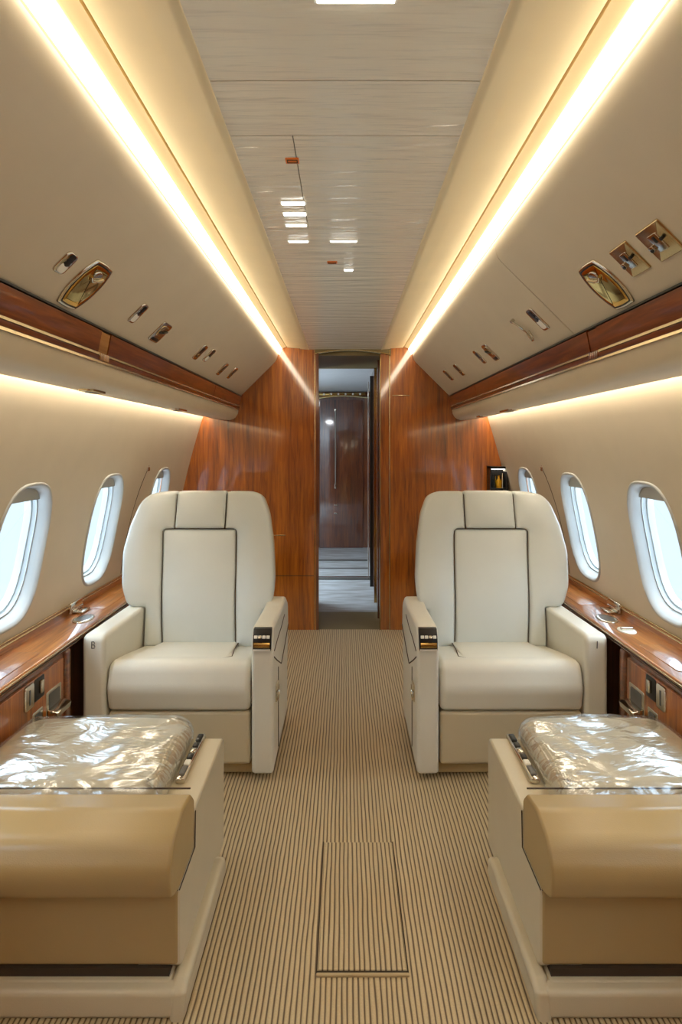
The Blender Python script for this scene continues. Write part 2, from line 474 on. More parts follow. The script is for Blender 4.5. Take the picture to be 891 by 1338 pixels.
# overhead bins, one moulded run per side
FA, FB = Vector((.68, 1.53)), Vector((.46, 1.748))
T2 = (FB-FA).normalized(); N2 = Vector((-T2.y, T2.x)); N2 = N2 if N2.y < 0 else -N2     # normal into the cabin
for nm, s in SIDES:
    rt = root('overhead_panel', (s*.7, 1.5, 1.37), '%s overhead service panel run with walnut rail above the %s windows' % (nm, nm), 'overhead panel')
    def S(p): return [(s*x, z) for x, z in p]
    ys = [Y0, 0, 1.7, Y1]
    low = [(.93, 1.45), (.93, 1.432), (.880, 1.43), (.876, 1.388), (.869, 1.3815), (.84, 1.378), (.79, 1.371), (.755, 1.370), (.732, 1.376), (.714, 1.390), (.702, 1.411), (.698, 1.436), (.71, 1.44), (.70, 1.53), (.70, 1.7), (.93, 1.7)]
    obj('lower_panel', loft(S(low), ys, closed=True, caps=True), 'lower', rt, ang=35)
    # face panel in two lengths with a fine joint
    fj = [(Y0, 1.698), (1.702, Y1)] if s > 0 else [(Y0, Y1)]
    for ya, yb in fj:
        face = [(.684, 1.528), (.68, 1.53)]+[(.68-.22*t, 1.53+.218*t) for t in (.2, .4, .6, .8, .93)]+[(.4575, 1.7515), (.452, 1.760), (.4475, 1.770), (.4435, 1.783), (.441, 1.796), (.439, 1.8015), (.435, 1.803), (.46, 1.812), (.70, 1.60)]
        obj('face_panel', loft(S(face), [ya, yb], closed=True, caps=True), 'panel', rt, ang=35)
    # walnut rail: wide upper band, narrow lower band, metal line between
    def rail(z0, z1, ya, yb, o=0.0):
        x = lambda z: .6965-(z-1.438)*.17
        p = [(x(z0)+.012, z0), (x(z0)-.002-o, z0), (x(z0)-.006-o, z0+.004), (x(z1)-.006-o, z1-.004), (x(z1)-.002-o, z1), (x(z1)+.012, z1)]
        return loft(S(p), [ya, yb], closed=True, caps=True)
    jy = 1.60 if s < 0 else 1.55
    obj('wood_rail', rail(1.4605, 1.525, Y0, jy-.003), 'woodrail', rt, ang=50)
    obj('wood_rail', rail(1.4605, 1.525, jy+.06, 2.997), 'woodrail', rt, ang=50)
    obj('wood_rail', rail(1.4605, 1.525, 3.003, Y1-.01), 'woodrail', rt, ang=50)
    obj('rail_joint', rail(1.4605, 1.523, jy, jy+.057, -.002), 'woodlight' if s < 0 else 'woodrail', rt, ang=50)
    obj('rail_lip', rail(1.440, 1.4575, Y0, 2.997), 'woodrail', rt, ang=50)
    obj('rail_lip', rail(1.440, 1.4575, 3.003, Y1-.01), 'woodrail', rt, ang=50)
    obj('metal_line', rail(1.4580, 1.4597, Y0, Y1-.01, .0005), 'gold', rt, ang=50)
    obj('rail_edge', rail(1.5255, 1.5285, Y0, Y1-.01, .001), 'black', rt, ang=50)
    obj('rail_edge', rail(1.4372, 1.4385, Y0, Y1-.01, .0005), 'gold', rt, ang=50)
    # ribbed clip under the joint
    bm = bmesh.new()
    for q in range(5): rb(bm, s*.684, s*.69, jy+.01+q*.012, jy+.018+q*.012, 1.442, 1.462, .002)
    obj('rail_clip', bm, 'woodlight' if s < 0 else 'woodrail', rt)
    # cove: lamp strip and the warm ledge above it
    bm = loft(S(up([(.4215, 1.7845), (.418, 1.7865), (.403, 1.8185), (.406, 1.821), (.43, 1.80)])), [Y0, Y1-.005], closed=True, caps=True)
    cl = obj('cove_lamp', bm, 'cove_light', rt, ang=50)
    bm = loft(S(up([(.43, 1.815), (.402, 1.8215), (.385, 1.829), (.3765, 1.8305), (.3765, 1.855), (.46, 1.855)])), [Y0, Y1-.005], closed=True, caps=True)
    obj('cove_ledge', bm, 'cove', rt, ang=50)
    bm = loft(S([(.881, 1.418), (.912, 1.418), (.912, 1.426), (.881, 1.426)]), [Y0, Y1-.005], closed=True, caps=True)
    obj('wash_lamp', bm, 'wash_light', rt, smooth=False)

# ------------------------------------------------------------------ bulkheads
def bulk(name, poly, ya, yb, mat):
    bm = bmesh.new()
    a = [bm.verts.new((x, ya, z)) for x, z in poly]; b_ = [bm.verts.new((x, yb, z)) for x, z in poly]
    bm.faces.new(a); bm.faces.new(list(reversed(b_)))
    n = len(a)
    for k in range(n): bm.faces.new((a[k], a[(k+1) % n], b_[(k+1) % n], b_[k]))
    o = obj(name, bm, mat, smooth=False); props(o, kind='structure'); return o
DL, DR = -.185, .232
bulk('wall_front_left', [(-1.25, 0), (DL, 0), (DL, 1.92), (-1.25, 1.92)], Y1, Y1+.045, 'wood')
bulk('wall_front_right', [(DR+.062, 0), (1.25, 0), (1.25, 1.92), (DR+.062, 1.92)], Y1, Y1+.045, 'wood')
bulk('wall_front_post', [(DR, 0), (DR+.056, 0), (DR+.056, 1.88), (DR, 1.88)], Y1+.004, Y1+.05, 'wood')
bulk('wall_back', [(-1.25, 0), (1.25, 0), (1.25, 1.92), (-1.25, 1.92)], Y0-.04, Y0, 'wood')
# metal edges of the doorway, seams of the panels
TR = []
def trim(x0, x1, y0, y1, z0, z1, mat, r=0):
    o = obj('trim_%d' % (len(TR)+2), box(x0, x1, y0, y1, z0, z1, r), mat, smooth=bool(r)); props(o, kind='structure'); TR.append(o); return o
trim(DL-.016, DL-.010, Y1-.004, Y1+.001, 0, 1.83, 'gold', .001)
trim(DL-.004, DL+.012, Y1-.002, Y1+.05, 0, 1.83, 'wooddark')
trim(DR-.006, DR, Y1-.002, Y1+.05, 0, 1.80, 'brass', .002)
trim(DR+.055, DR+.061, Y1-.004, Y1+.001, 0, 1.83, 'gold', .001)
trim(-.60, DL-.02, Y1-.0015, Y1+.001, .352, .356, 'groove')
trim(DR+.075, DR+.19, Y1-.006, Y1+.001, 1.528, 1.534, 'gold', .002)
trim(-.47, -.39, Y1-.004, Y1+.001, .615, .622, 'gold', .002)
# bowed header over the doorway
bm = bmesh.new(); n = 16; A = []; B = []
for k in range(n+1):
    x = -.20+(.50)*k/n; zz = 1.800+.028*(1-((x-.03)/.25)**2)
    A.append((x, zz))
prof = A+[(.30, 1.92), (-.20, 1.92)]
bulk('trim_20', prof, Y1-.003, Y1+.06, 'olive')
bm = bmesh.new(); tube(bm, [(x, Y1-.006, z) for x, z in A], .005)
o = obj('trim_21', bm, 'gold'); props(o, kind='structure')

# wall panel joints with a small clip
for nm, s in SIDES:
    t = root('panel_joint', (s*1.08, 2.87, .56), 'fine curved panel joint with small clip between %s windows' % nm, 'panel joint')
    bm = bmesh.new()
    pts = []
    for k in range(15):
        z = .565+.51*k/14; pts.append((s*(wall_x(z)+.0005), 2.86+.10*(k/14)**3, z))
    tube(bm, pts, .0022); obj('joint_line', bm, 'groove', t)
    bm = bmesh.new(); e = pts[-1]
    rb(bm, e[0]-.006, e[0]+.006, e[1]-.008, e[1]+.03, e[2]-.004, e[2]+.018, .004)
    tube(bm, [(e[0]-s*.004, e[1]+.012+.012*math.cos(a*PI/5), e[2]+.034+.012*math.sin(a*PI/5)) for a in range(9)], .003)
    obj('clip', bm, 'chrome', t)

# ------------------------------------------------------------------ side ledges
for nm, s in SIDES:
    t = root('side_ledge', (s*1.0, 1.0, 0), 'glossy walnut side ledge with moulded edge along the %s wall' % nm, 'side ledge')
    top = [(.965, .497), (.958, .500), (.954, .506), (.956, .511), (.950, .515), (.948, .521), (.951, .528), (.958, .531), (1.10, .531), (1.10, .497)]
    obj('ledge_top', loft([(s*x, z) for x, z in top], [Y0, 1, Y1-.005], closed=True, caps=True), 'woodtop', t, ang=50)
    r = [(1.098, .531), (1.098, .552), (1.104, .557), (1.1185, .557), (1.1185, .531)]
    obj('ledge_riser', loft([(s*x, z) for x, z in r], [Y0, 1, Y1-.005], closed=True, caps=True), 'woodtop', t, ang=50)
    bm = bmesh.new()
    rb(bm, s*1.094, s*1.102, Y0, Y1-.005, .553, .5575, .002)
    rb(bm, s*1.106, s*1.114, Y0, Y1-.005, .5575, .562, .002)
    obj('metal_line', bm, 'gold', t)
    bm = bmesh.new(); rb(bm, s*.951, s*.957, Y0, Y1-.005, .5095, .5125)
    obj('edge_groove', bm, 'groove', t, smooth=False)
    bm = bmesh.new(); rb(bm, s*.9465, s*.953, Y0, Y1-.005, .5215, .5245, .001)
    obj('edge_highlight', bm, 'gold', t)  # gold strip stands in for the highlight lines on the moulding
    obj('cabinet_body', box(s*.972, s*1.118, Y0, 1.985, 0, .497), 'wooddark', t, smooth=False)
    obj('rear_body', box(s*1.03, s*1.118, 1.985, Y1-.005, 0, .497), 'wooddark', t, smooth=False)
    obj('corner_post', box(s*.957, s*1.02, 1.975, 2.012, 0, .497, .012), 'woodrail', t)
    for ya, yb in ((1.50, 1.962), (1.03, 1.492), (.4, 1.02), (-.4, .39)):
        obj('cabinet_door', box(s*.962, s*.974, ya, yb, .03, .478, .003), 'wood', t, wn=True)
    # flush lids let into the top
    for k, (ya, yb) in enumerate(((1.70, 1.93), (2.42, 2.62)) if s > 0 else ((1.62, 1.86), (2.36, 2.60))):
        bm = pad(round_poly([(.985, ya), (1.075, ya), (1.075, yb), (.985, yb)], .015), lambda p, q, d: (s*p, q, .5335+d), .003, .002, .002, cut=False)
        obj('table_lid', bm, 'woodtop', t)
    # chrome latch on the riser, oval recess beside it
    h = root('ledge_latch', (s*1.08, 2.32, .531), 'chrome hinged latch standing on the %s walnut ledge by its wall strip' % nm, 'latch')
    obj('latch_plate', box(s*1.083, s*1.097, 2.27, 2.37, .532, .575, .004), 'chrome', h)
    obj('latch_flap', box(s*1.045, s*1.085, 2.285, 2.355, .532, .541, .004), 'chrome', h)
    bm = bmesh.new(); tube(bm, [(s*1.084, 2.275, .545), (s*1.084, 2.365, .545)], .006); obj('latch_pin', bm, 'chrome', h)
    h = root('ledge_cup_rim', (s*1.01, 2.22, .531), 'oval chrome recess sunk in the %s walnut ledge beside the armchair' % nm, 'recessed fitting')
    def oval(cy, cx, ry, rx): return [Vector((cx+rx*math.cos(2*PI*k/28), cy+ry*math.sin(2*PI*k/28))) for k in range(28)]
    obj('rim', pad(oval(2.22, 1.012, .055, .036), lambda p, q, d: (s*p, q, .536+d), .005, .006, .003, cut=False), 'chrome', h)
    obj('well', pad(oval(2.22, 1.012, .042, .025), lambda p, q, d: (s*p, q, .5368+d), .002, .001, .0005, cut=False), 'grey', h)
h = root('ledge_key', (1.02, 2.08, .531), 'small chrome twist catch on round pad on the right walnut ledge', 'catch')
obj('round_pad', pad([Vector((1.02+.03*math.cos(2*PI*k/24), 2.08+.04*math.sin(2*PI*k/24))) for k in range(24)], lambda p, q, d: (p, q, .5345+d), .004, .003, .002, cut=False), 'leather', h)
obj('catch', box(.998, 1.042, 2.073, 2.087, .534, .545, .003), 'chrome', h)

# fittings on the cabinet faces
for nm, s in SIDES:
    X = .962
    t = root('flip_handle', (s*X, 1.905, .36), 'chrome flip handle on the %s walnut cabinet door nearest the armchair' % nm, 'handle', )
    fn = lambda p, q, d: (s*(X-.002-d), p, q)
    obj('back_plate', pad(round_poly([(1.845, .30), (1.945, .30), (1.945, .405), (1.845, .405)], .008), fn, .004, .004, .003, cut=False), 'chrome', t)
    obj('recess', pad(round_poly([(1.86, .335), (1.93, .335), (1.93, .395), (1.86, .395)], .006), lambda p, q, d: (s*(X-.0035-d), p, q), .002, .001, .001, cut=False), 'grey', t)
    bm = prism_x([(0, 0), (.03, .004), (.034, .022), (.012, .03), (0, .03)], 0, .094, .003)
    for v in bm.verts: v.co = Vector((s*(X-.003-v.co.y), 1.848+v.co.x, .318+v.co.z))
    obj('pull_lip', bm, 'chrome', t)
    bm = bmesh.new()
    for k in range(5): rb(bm, s*(X-.012), s*(X-.003), 1.86+k*.014, 1.868+k*.014, .292, .306, .002)
    obj('vent_teeth', bm, 'chrome', t)
    t = root('cabinet_lock', (s*X, 1.77, .48), 'pair of small chrome and black lock plates under the %s ledge moulding' % nm, 'lock plate')
    obj('dark_plate', pad(round_poly([(1.775, .405), (1.835, .405), (1.835, .475), (1.775, .475)], .008), fn, .004, .003, .002, cut=False), 'black', t)
    obj('chrome_plate', pad(round_poly([(1.715, .400), (1.765, .400), (1.765, .475), (1.715, .475)], .010), lambda p, q, d: (s*(X-.008-d), p, q), .010, .004, .004, cut=False), 'chrome', t)
    obj('key_barrel', box(s*(X-.012), s*(X-.002), 1.797, 1.815, .425, .465, .003), 'chrome', t)
    obj('slot', box(s*(X-.0095), s*(X-.006), 1.735, 1.741, .415, .46), 'grey', t, smooth=False)
    t = root('push_latch', (s*X, 1.79, .35), 'small square chrome push latch low on the %s walnut cabinet' % nm, 'latch')
    obj('latch_frame', pad(round_poly([(1.765, .325), (1.825, .325), (1.825, .375), (1.765, .375)], .006), fn, .004, .003, .002, cut=False), 'chrome', t)
    obj('latch_button', pad(round_poly([(1.778, .335), (1.812, .335), (1.812, .365), (1.778, .365)], .004), lambda p, q, d: (s*(X-.005-d), p, q), .003, .002, .002, cut=False), 'grey', t)

# ------------------------------------------------------------------ overhead fittings on the bin face
def face_fn(s, yc, tc, h0=0.0, rot=0.0):
    c, sn = math.cos(rot), math.sin(rot)
    def fn(p, q, d):                      # p along the cabin, q up the slope
        pp = p*c-q*sn; qq = p*sn+q*c
        base = FA+T2*(tc+qq)+N2*(h0+d)
        return (s*base.x, yc+pp, base.y)
    return fn
def oblong(w, l, r, bulge=0):
    """w along cabin, l up the slope"""
    pts = [(-w/2, -l/2), (w/2, -l/2), (w/2+bulge, 0), (w/2, l/2), (-w/2, l/2), (-w/2-bulge, 0)] if bulge else [(-w/2, -l/2), (w/2, -l/2), (w/2, l/2), (-w/2, l/2)]
    return round_poly(pts, [r, r, r*3, r, r, r*3] if bulge else r, 6)
def barrel(w, l):
    out = []
    def hw(q): return w/2*(1-.30*(abs(q)/(l/2))**2.2)
    side = [(hw(q*l/2), q*l/2) for q in [-1+k/6 for k in range(13)]]
    pts = side+[(0, l/2*1.05)]+[(-x, y) for x, y in reversed(side)]+[(0, -l/2*1.05)]
    return round_poly(pts, [.008]+[.2]*11+[.008, .2, .008]+[.2]*11+[.008, .2], 3)
def shift(pts, dy=0, dt=0, k=1.0): return [Vector((p.x*k+dy, p.y*k+dt)) for p in pts]
def reading_light(s, y, t, label, grp=None):
    r = root('reading_light', (s*.62, y, 1.58), label, 'reading light', grp)
    o = barrel(.118, .138)
    obj('bezel', pad(o, face_fn(s, y, t, .006), .006, .006, .005, cut=False), 'chrome', r)
    obj('gasket', pad(shift(o, k=.90), face_fn(s, y, t, .0064), .002, .001, .001, cut=False), 'black', r)
    obj('mirror_lens', pad(shift(o, k=.86), face_fn(s, y, t, .0075), .002, .012, .002, cut=False), 'mirror', r)
    bm = bmesh.new(); fn = face_fn(s, y, t, .010)
    tube(bm, [fn(-.022, .028, 0), fn(-.010, .020, .002), fn(.006, .026, .003), fn(.026, .036, 0)], .004)
    obj('reflector_fold', bm, 'chrome', r)
    obj('lamp_lens', pad([Vector((.018*math.cos(a*PI/10), .035+.014*math.sin(a*PI/10))) for a in range(20)], face_fn(s, y, t, .0095), .002, .004, .002, cut=False), 'chrome', r)
def pill(s, y, t, w, l, label, kind='call', grp=None, rot=0.0):
    w *= 1.3; l *= 1.12
    names = {'call': ('call_button', 'button'), 'vent': ('air_vent', 'air vent'), 'plate': ('switch_plate', 'switch plate'), 'slim': ('slim_vent', 'air vent')}
    nm_, cat = names[kind]
    r = root(nm_, (s*.62, y, 1.58), label, cat, grp)
    o = oblong(w, l, min(w*.48, .014) if kind != 'plate' else .004)
    obj('bezel', pad(o, face_fn(s, y, t, .005, rot), .005, .004, .004, cut=False), 'chrome' if kind != 'plate' else 'gold', r)
    if kind == 'call':
        obj('touch_pad', pad(oblong(w*.66, l*.40, w*.2), face_fn(s, y, t-l*.22, .0065, rot), .003, .003, .002, cut=False), 'white', r)
        for q in (-.05, .12, .27):
            obj('indicator', pad([Vector((w*.24*math.cos(a*PI/8), l*q+l*.065+w*.16*math.sin(a*PI/8))) for a in range(16)], face_fn(s, y, t, .0068, rot), .003, .001, .001, cut=False), 'black', r)
    elif kind == 'vent':
        obj('nozzle', pad(oblong(w*.74, l*.55, w*.2), face_fn(s, y, t+l*.08, .008, rot), .004, .004, .003, cut=False), 'gold', r)
        obj('flap', pad(oblong(w*.7, l*.16, w*.1), face_fn(s, y, t-l*.36, .007, rot), .003, .002, .002, cut=False), 'black', r)
        bm = bmesh.new(); fn = face_fn(s, y, t, .010, rot)
        tube(bm, [fn(-w*.28, l*.0, 0), fn(0, l*.06, .002), fn(w*.3, l*.18, 0)], .003); obj('vane', bm, 'black', r)
    elif kind == 'slim':
        obj('slot', pad(oblong(w*.5, l*.66, w*.2), face_fn(s, y, t, .0062, rot), .003, .001, .001, cut=False), 'black', r)
        obj('slider', pad(oblong(w*.4, l*.16, w*.1), face_fn(s, y, t-l*.15, .0075, rot), .003, .002, .002, cut=False), 'gold', r)
    else:
        obj('window', pad(oblong(w*.36, l*.52, .003), face_fn(s, y, t, .0066, rot), .003, .001, .001, cut=False), 'chrome', r)
        fn = face_fn(s, y, t, .0068, rot)
        for (p, q) in ((-.28, .05), (.30, -.1)):
            bm = bmesh.new(); tube(bm, [fn(w*p, l*q, 0), fn(w*p, l*q, .005)], .004, 12); obj('knob', bm, 'black', r)
        obj('rocker', pad(oblong(w*.18, l*.16, .002), face_fn(s, y+w*.3, t-l*.06, .010, rot), .005, .001, .001, cut=False), 'chrome', r)
        obj('slot', pad(oblong(w*.10, l*.2, .002), face_fn(s, y, t+l*.1, .0072, rot), .003, .0005, .0005, cut=False), 'black', r)
reading_light(-1, 1.374, .080, 'large bronze mirror reading light on the left overhead panel')
reading_light(1, 1.372, .079, 'large bronze mirror reading light on the right overhead panel')
pill(-1, 1.249, .099, .034, .052, 'small oblong chrome call button nearest the camera on left overhead panel')
pill(-1, 1.701, .092, .034, .066, 'pale oblong call button just past the mirror light on left overhead panel')
pill(-1, 1.936, .078, .066, .074, 'wide gold air vent in the middle of the left overhead panel', 'vent')
pill(-1, 2.419, .095, .044, .072, 'dark slim vent, nearer of the far left group of four', 'slim')
pill(-1, 2.549, .106, .040, .066, 'pale slim button, second of the far left group of four', 'call')
pill(-1, 2.890, .084, .046, .072, 'dark slim vent, third of the far left group of four', 'slim')
pill(-1, 3.103, .095, .046, .072, 'slim vent nearest the wooden bulkhead on left overhead panel', 'slim')
pill(1, 1.113, .098, .062, .070, 'square gold switch plate nearest the camera on right overhead panel', 'plate')
pill(1, 1.227, .100, .056, .070, 'square gold switch plate next to the right mirror reading light', 'plate')
pill(1, 1.811, .101, .040, .080, 'long chrome call button past the panel seam on right overhead panel', 'call')
pill(1, 2.419, .095, .052, .082, 'chrome vent, nearest of the far right group of four', 'vent')
pill(1, 2.584, .104, .036, .072, 'thin pale button, second of the far right group of four', 'slim')
pill(1, 3.040, .107, .046, .072, 'slim dark vent, third of the far right group of four', 'slim')
pill(1, 3.320, .116, .046, .072, 'slim vent nearest the wooden bulkhead on right overhead panel', 'slim')
# open curved hook handle, right side
r = root('curved_hook', (.6, 1.94, 1.6), 'thin curved chrome hook beside the long button on right overhead panel', 'hook')
fn = face_fn(1, 1.941, .101, .006); bm = bmesh.new()
tube(bm, [fn(.022-.03*math.sin(a*PI/12)*.6-.010*(a/12), .045-.095*a/12, .004) for a in range(13)]+[fn(-.006, -.05, .005), fn(-.022, -.036, .005), fn(-.026, -.012, .003)], .0032)
obj('hook_rod', bm, 'chrome', r)
bm = bmesh.new(); tube(bm, [fn(.022, .045, -.006), fn(.022, .045, .007)], .006, 12); obj('pivot', bm, 'chrome', r)
# fittings on the rounded underside
def under(s, y, u, w, l, label, cat, mat, name):
    r = root(name, (s*u, y, 1.372), label, cat)
    o = oblong(l, w, w*.35)
    f_ = lambda p, q, d: (s*(u+q), y+p, 1.3735-(.0075+d)+(u-.8)*.09)
    obj('bezel', pad(o, f_, .011, .004, .003, cut=False), mat, r)
    f2 = lambda p, q, d: (s*(u+q), y+p, 1.3735-(.009+d)+(u-.8)*.09)
    obj('slot', pad(oblong(l*.6, w*.4, w*.12), f2, .002, .001, .001, cut=False), 'grey', r)
under(-1, 1.76, .775, .045, .11, 'slanted gold vent under the left overhead bin', 'air vent', 'gold', 'underside_vent')
under(-1, 2.66, .775, .05, .15, 'small chrome fitting under the far left overhead bin', 'fitting', 'chrome', 'underside_fitting')
under(1, 2.72, .775, .05, .17, 'larger chrome fitting under the far right overhead bin', 'fitting', 'chrome', 'underside_fitting')
under(1, 3.25, .775, .05, .10, 'small chrome fitting under right bin nearest the bulkhead', 'fitting', 'chrome', 'underside_fitting')

# ------------------------------------------------------------------ ceiling fittings
def clight(x, y, w, l, label):
    x *= .991; y *= .991; z = cz(x); r = root('ceiling_light', (x, y, z), label, 'ceiling light')
    obj('light_frame', box(x-w/2-.004, x+w/2+.004, y-l/2-.003, y+l/2+.003, z-.003, z+.004, .002), 'white', r)
    obj('light_lens', box(x-w/2, x+w/2, y-l/2, y+l/2, z-.005, z-.002, .0014), 'spot', r)
clight(-.136, 1.50, .060, .016, 'bright ceiling light, nearest of the row of four dashes')
clight(-.138, 1.57, .060, .020, 'bright ceiling light, second of the row of four dashes')
clight(-.141, 1.65, .058, .014, 'bright ceiling light, third of the row of four dashes')
clight(-.145, 1.78, .060, .012, 'dim ceiling light, farthest of the row of four dashes')
clight(-.005, 1.78, .080, .010, 'long thin ceiling light right of the row of dashes')
clight(.012, 2.07, .030, .020, 'tiny ceiling light next to the far orange tag')
clight(.015, .812, .110, .020, 'long ceiling light at the top edge of the photo')
for x, y, w, l, lb in ((-.118, 1.28, .030, .022, 'orange placard on the ceiling nearest the camera'), (-.045, 1.99, .034, .022, 'small orange tag on the far ceiling beside a tiny light')):
    x *= .991; y *= .991; z = cz(x); r = root('ceiling_placard', (x, y, z), lb, 'placard')
    obj('plate', box(x-w/2, x+w/2, y-l/2, y+l/2, z-.003, z+.002, .001), 'placard', r)
    bm = bmesh.new()
    for q in (-1, 1): rb(bm, x-w*.36, x+w*.36, y+q*l*.28-.001, y+q*l*.28+.001, z-.0036, z-.0028)
    for q in (-1, 1): rb(bm, x+q*w*.36-.001, x+q*w*.36+.001, y-l*.28, y+l*.28, z-.0036, z-.0028)
    obj('printed_border', bm, 'groove', r, smooth=False)

# ------------------------------------------------------------------ floor hatch
r = root('floor_hatch', (.04, 1.5, 0), 'carpeted floor access hatch in the middle of the aisle', 'floor hatch')
obj('hatch_panel', box(-.062, .140, 1.312, 1.735, -.004, .0035, .002), 'carpet', r, wn=True)
bm = bmesh.new(); rb(bm, -.066, .146, 1.296, 1.304, -.002, .006, .003); obj('front_lip', bm, 'leather_tan', r)
bm = bmesh.new()
for x in (-.0655, .1435): rb(bm, x-.0014, x+.0014, 1.305, 1.74, -.002, .0012)
rb(bm, -.066, .145, 1.3045, 1.3115, -.002, .0012)
obj('hatch_gap', bm, 'groove', r, smooth=False)

# ------------------------------------------------------------------ the two upright armchairs
def armchair(nm, s):
    R = root('leather_armchair', (s*.6, 2.35, 0), 'upright cream leather armchair at the %s, facing the camera' % nm, 'armchair', None)
    X = lambda u: s*u
    obj('outboard_arm', prism_x(round_poly([(2.05, .03), (2.05, .525), (2.62, .512), (2.62, .03)], [.015, .03, .03, .015]), X(.858), X(.94), .016, 4), 'leather', R, wn=True)
    arm = round_poly([(2.055, .025), (2.048, .475), (2.085, .548), (2.36, .538), (2.50, .548), (2.585, .50), (2.60, .40), (2.555, .22), (2.555, .03)], [.01, .03, .03, .1, .05, .04, .1, .1, .01], 6)
    A = obj('inboard_arm', prism_x(arm, X(.257), X(.336), .014, 4), 'leather', R, wn=True)
    # seams and pocket on the aisle face of the arm
    xs = X(.2565)
    bm = bmesh.new()
    tube(bm, [(xs, 2.07, .44), (xs, 2.16, .395), (xs, 2.30, .33), (xs, 2.44, .36), (xs, 2.58, .40)], .0025)
    tube(bm, [(xs, 2.075, .46), (xs, 2.17, .47), (xs, 2.30, .475), (xs, 2.42, .49)], .002)
    tube(bm, [(xs, 2.20, .05), (xs, 2.20, .355)], .002)
    obj('arm_seam', bm, 'seam', R)
    bm = bmesh.new()
    tube(bm, [(X(.250), 2.14+.03*math.cos(a*PI/8), .30-.045*math.sin(a*PI/8)) for a in range(9)]+[(X(.250), 2.12, .30)], .0028)
    obj('pocket_pull', bm, 'chrome', R)
    obj('pocket_plate', box(X(.2515), X(.259), 2.12, 2.175, .255, .315, .003), 'leather_near', R)
    # control box at the front of the arm
    cb = obj('control_panel', prism_x([(2.041, .472), (2.040, .504), (2.062, .545), (2.08, .545), (2.08, .472)], X(.264), X(.329), .002), 'black', R)
    for k in range(4):
        bm = box(0, .012, 0, .011, 0, .005, .0015)
        for v in bm.verts:
            x, a_, h = v.co.x, v.co.y, v.co.z
            v.co = Vector((X(.269+k*.0145+x), 2.0445+a_*.47-h*.88, .5135+a_*.88+h*.47))
        obj('button', bm, 'white' if k != 2 else 'chrome', cb)
    bm = bmesh.new(); tube(bm, [(X(.268), 2.041, .492), (X(.325), 2.041, .492)], .0105, 16); obj('brass_roller', bm, 'brass', cb)
    obj('sill_strip', box(X(.266), X(.327), 2.036, 2.045, .472, .478, .001), 'white', cb)
    # seat cushion, T-shaped top panel, leg-rest flap, base
    cu = round_poly([(2.062, .248), (2.045, .33), (2.075, .425), (2.20, .405), (2.45, .352), (2.45, .248)], [.02, .08, .05, .2, .02, .02], 7)
    obj('seat_cushion', prism_x(cu, X(.340), X(.856), .022, 5), 'leather', R, wn=True)
    zt = lambda y: .4195-(y-2.10)*.158
    o = round_poly([(.435, 2.135), (.80, 2.135), (.775, 2.46), (.455, 2.46)], [.03, .04, .01, .01])
    obj('seat_panel', pad(o, lambda p, q, d: (X(p), q, zt(q)+.004+d-.006*max(0, (2.18-q)/.05)**2), .012, .012, .006, grid=.04), 'leather', R)
    bm = bmesh.new()
    tube(bm, [(X(.452), 2.44, zt(2.44)+.001), (X(.440), 2.28, zt(2.28)+.0015), (X(.424), 2.15, zt(2.15)+.0005), (X(.46), 2.115, zt(2.115)-.001)], .0022)
    obj('seat_seam', bm, 'seam', R)
    obj('leg_rest', box(X(.342), X(.854), 2.068, 2.13, .052, .242, .012, 4), 'leather_near', R, wn=True)
    obj('seat_base', box(X(.335), X(.86), 2.10, 2.52, .004, .046, .006), 'leather_tan', R, wn=True)
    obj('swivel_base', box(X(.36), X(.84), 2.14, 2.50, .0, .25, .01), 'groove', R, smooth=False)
    # backrest
    def back(p, q, d):
        z = q; rise = (z-.355)
        y = 2.425+.30*rise-.06*math.exp(-((z-.52)/.16)**2)*0.35
        c = (p-.64)/.33
        y -= .045*min(1.2, abs(c))**3
        return (X(p), y-d*.96, z+d*.28*0)
    out = [(.42, .990), (.375, .968), (.342, .89), (.318, .76), (.305, .62), (.308, .545), (.335, .508), (.348, .50), (.348, .355),
           (.850, .355), (.850, .515), (.925, .515), (.955, .60), (.972, .74), (.955, .85), (.925, .945), (.89, .98), (.82, .992)]
    sh = round_poly(out, [.2, .2, .2, .2, .2, .2, .2, .008, .01, .01, .008, .2, .2, .2, .2, .2, .2, .2], 4)
    obj('back_shell', pad(inset(sh, .006), lambda p, q, d: back(p, q, d-.030), .10, .03, .03), 'leather_near', R)
    inb = [(.540, .992), (.42, .992), (.375, .970), (.342, .89), (.318, .76), (.305, .62), (.308, .545), (.335, .508), (.350, .500), (.350, .352), (.4615, .352), (.487, .828), (.540, .828)]
    obj('back_bolster', pad(round_poly(inb, [.016, .2, .2, .2, .2, .2, .2, .2, .008, .012, .012, .03, .012], 5), lambda p, q, d: back(p, q, d-.010), .045, .012, .014, grid=.02, puff=.026, fall=.045), 'leather_daylit', R)
    oub = [(.766, .992), (.82, .992), (.89, .982), (.925, .945), (.955, .85), (.972, .74), (.958, .60), (.925, .515), (.855, .510), (.850, .352), (.775, .352), (.818, .828), (.766, .828)]
    obj('back_bolster', pad(round_poly(oub, [.016, .2, .2, .2, .2, .2, .2, .2, .008, .012, .012, .03, .012], 5), lambda p, q, d: back(p, q, d-.010), .045, .012, .014, grid=.02, puff=.026, fall=.045), 'leather_daylit', R)
    obj('headrest', pad(round_poly([(.542, .994), (.764, .994), (.764, .831), (.542, .831)], [.016, .016, .012, .012], 5), lambda p, q, d: back(p, q, d-.004), .045, .011, .012, grid=.02, puff=.020, fall=.035), 'leather_daylit', R)
    obj('back_panel', pad(round_poly([(.490, .827), (.815, .827), (.772, .345), (.4645, .345)], [.018, .018, .012, .012], 5), lambda p, q, d: back(p, q, d-.012), .03, .010, .010, grid=.022, puff=.016, fall=.05), 'leather_daylit', R)
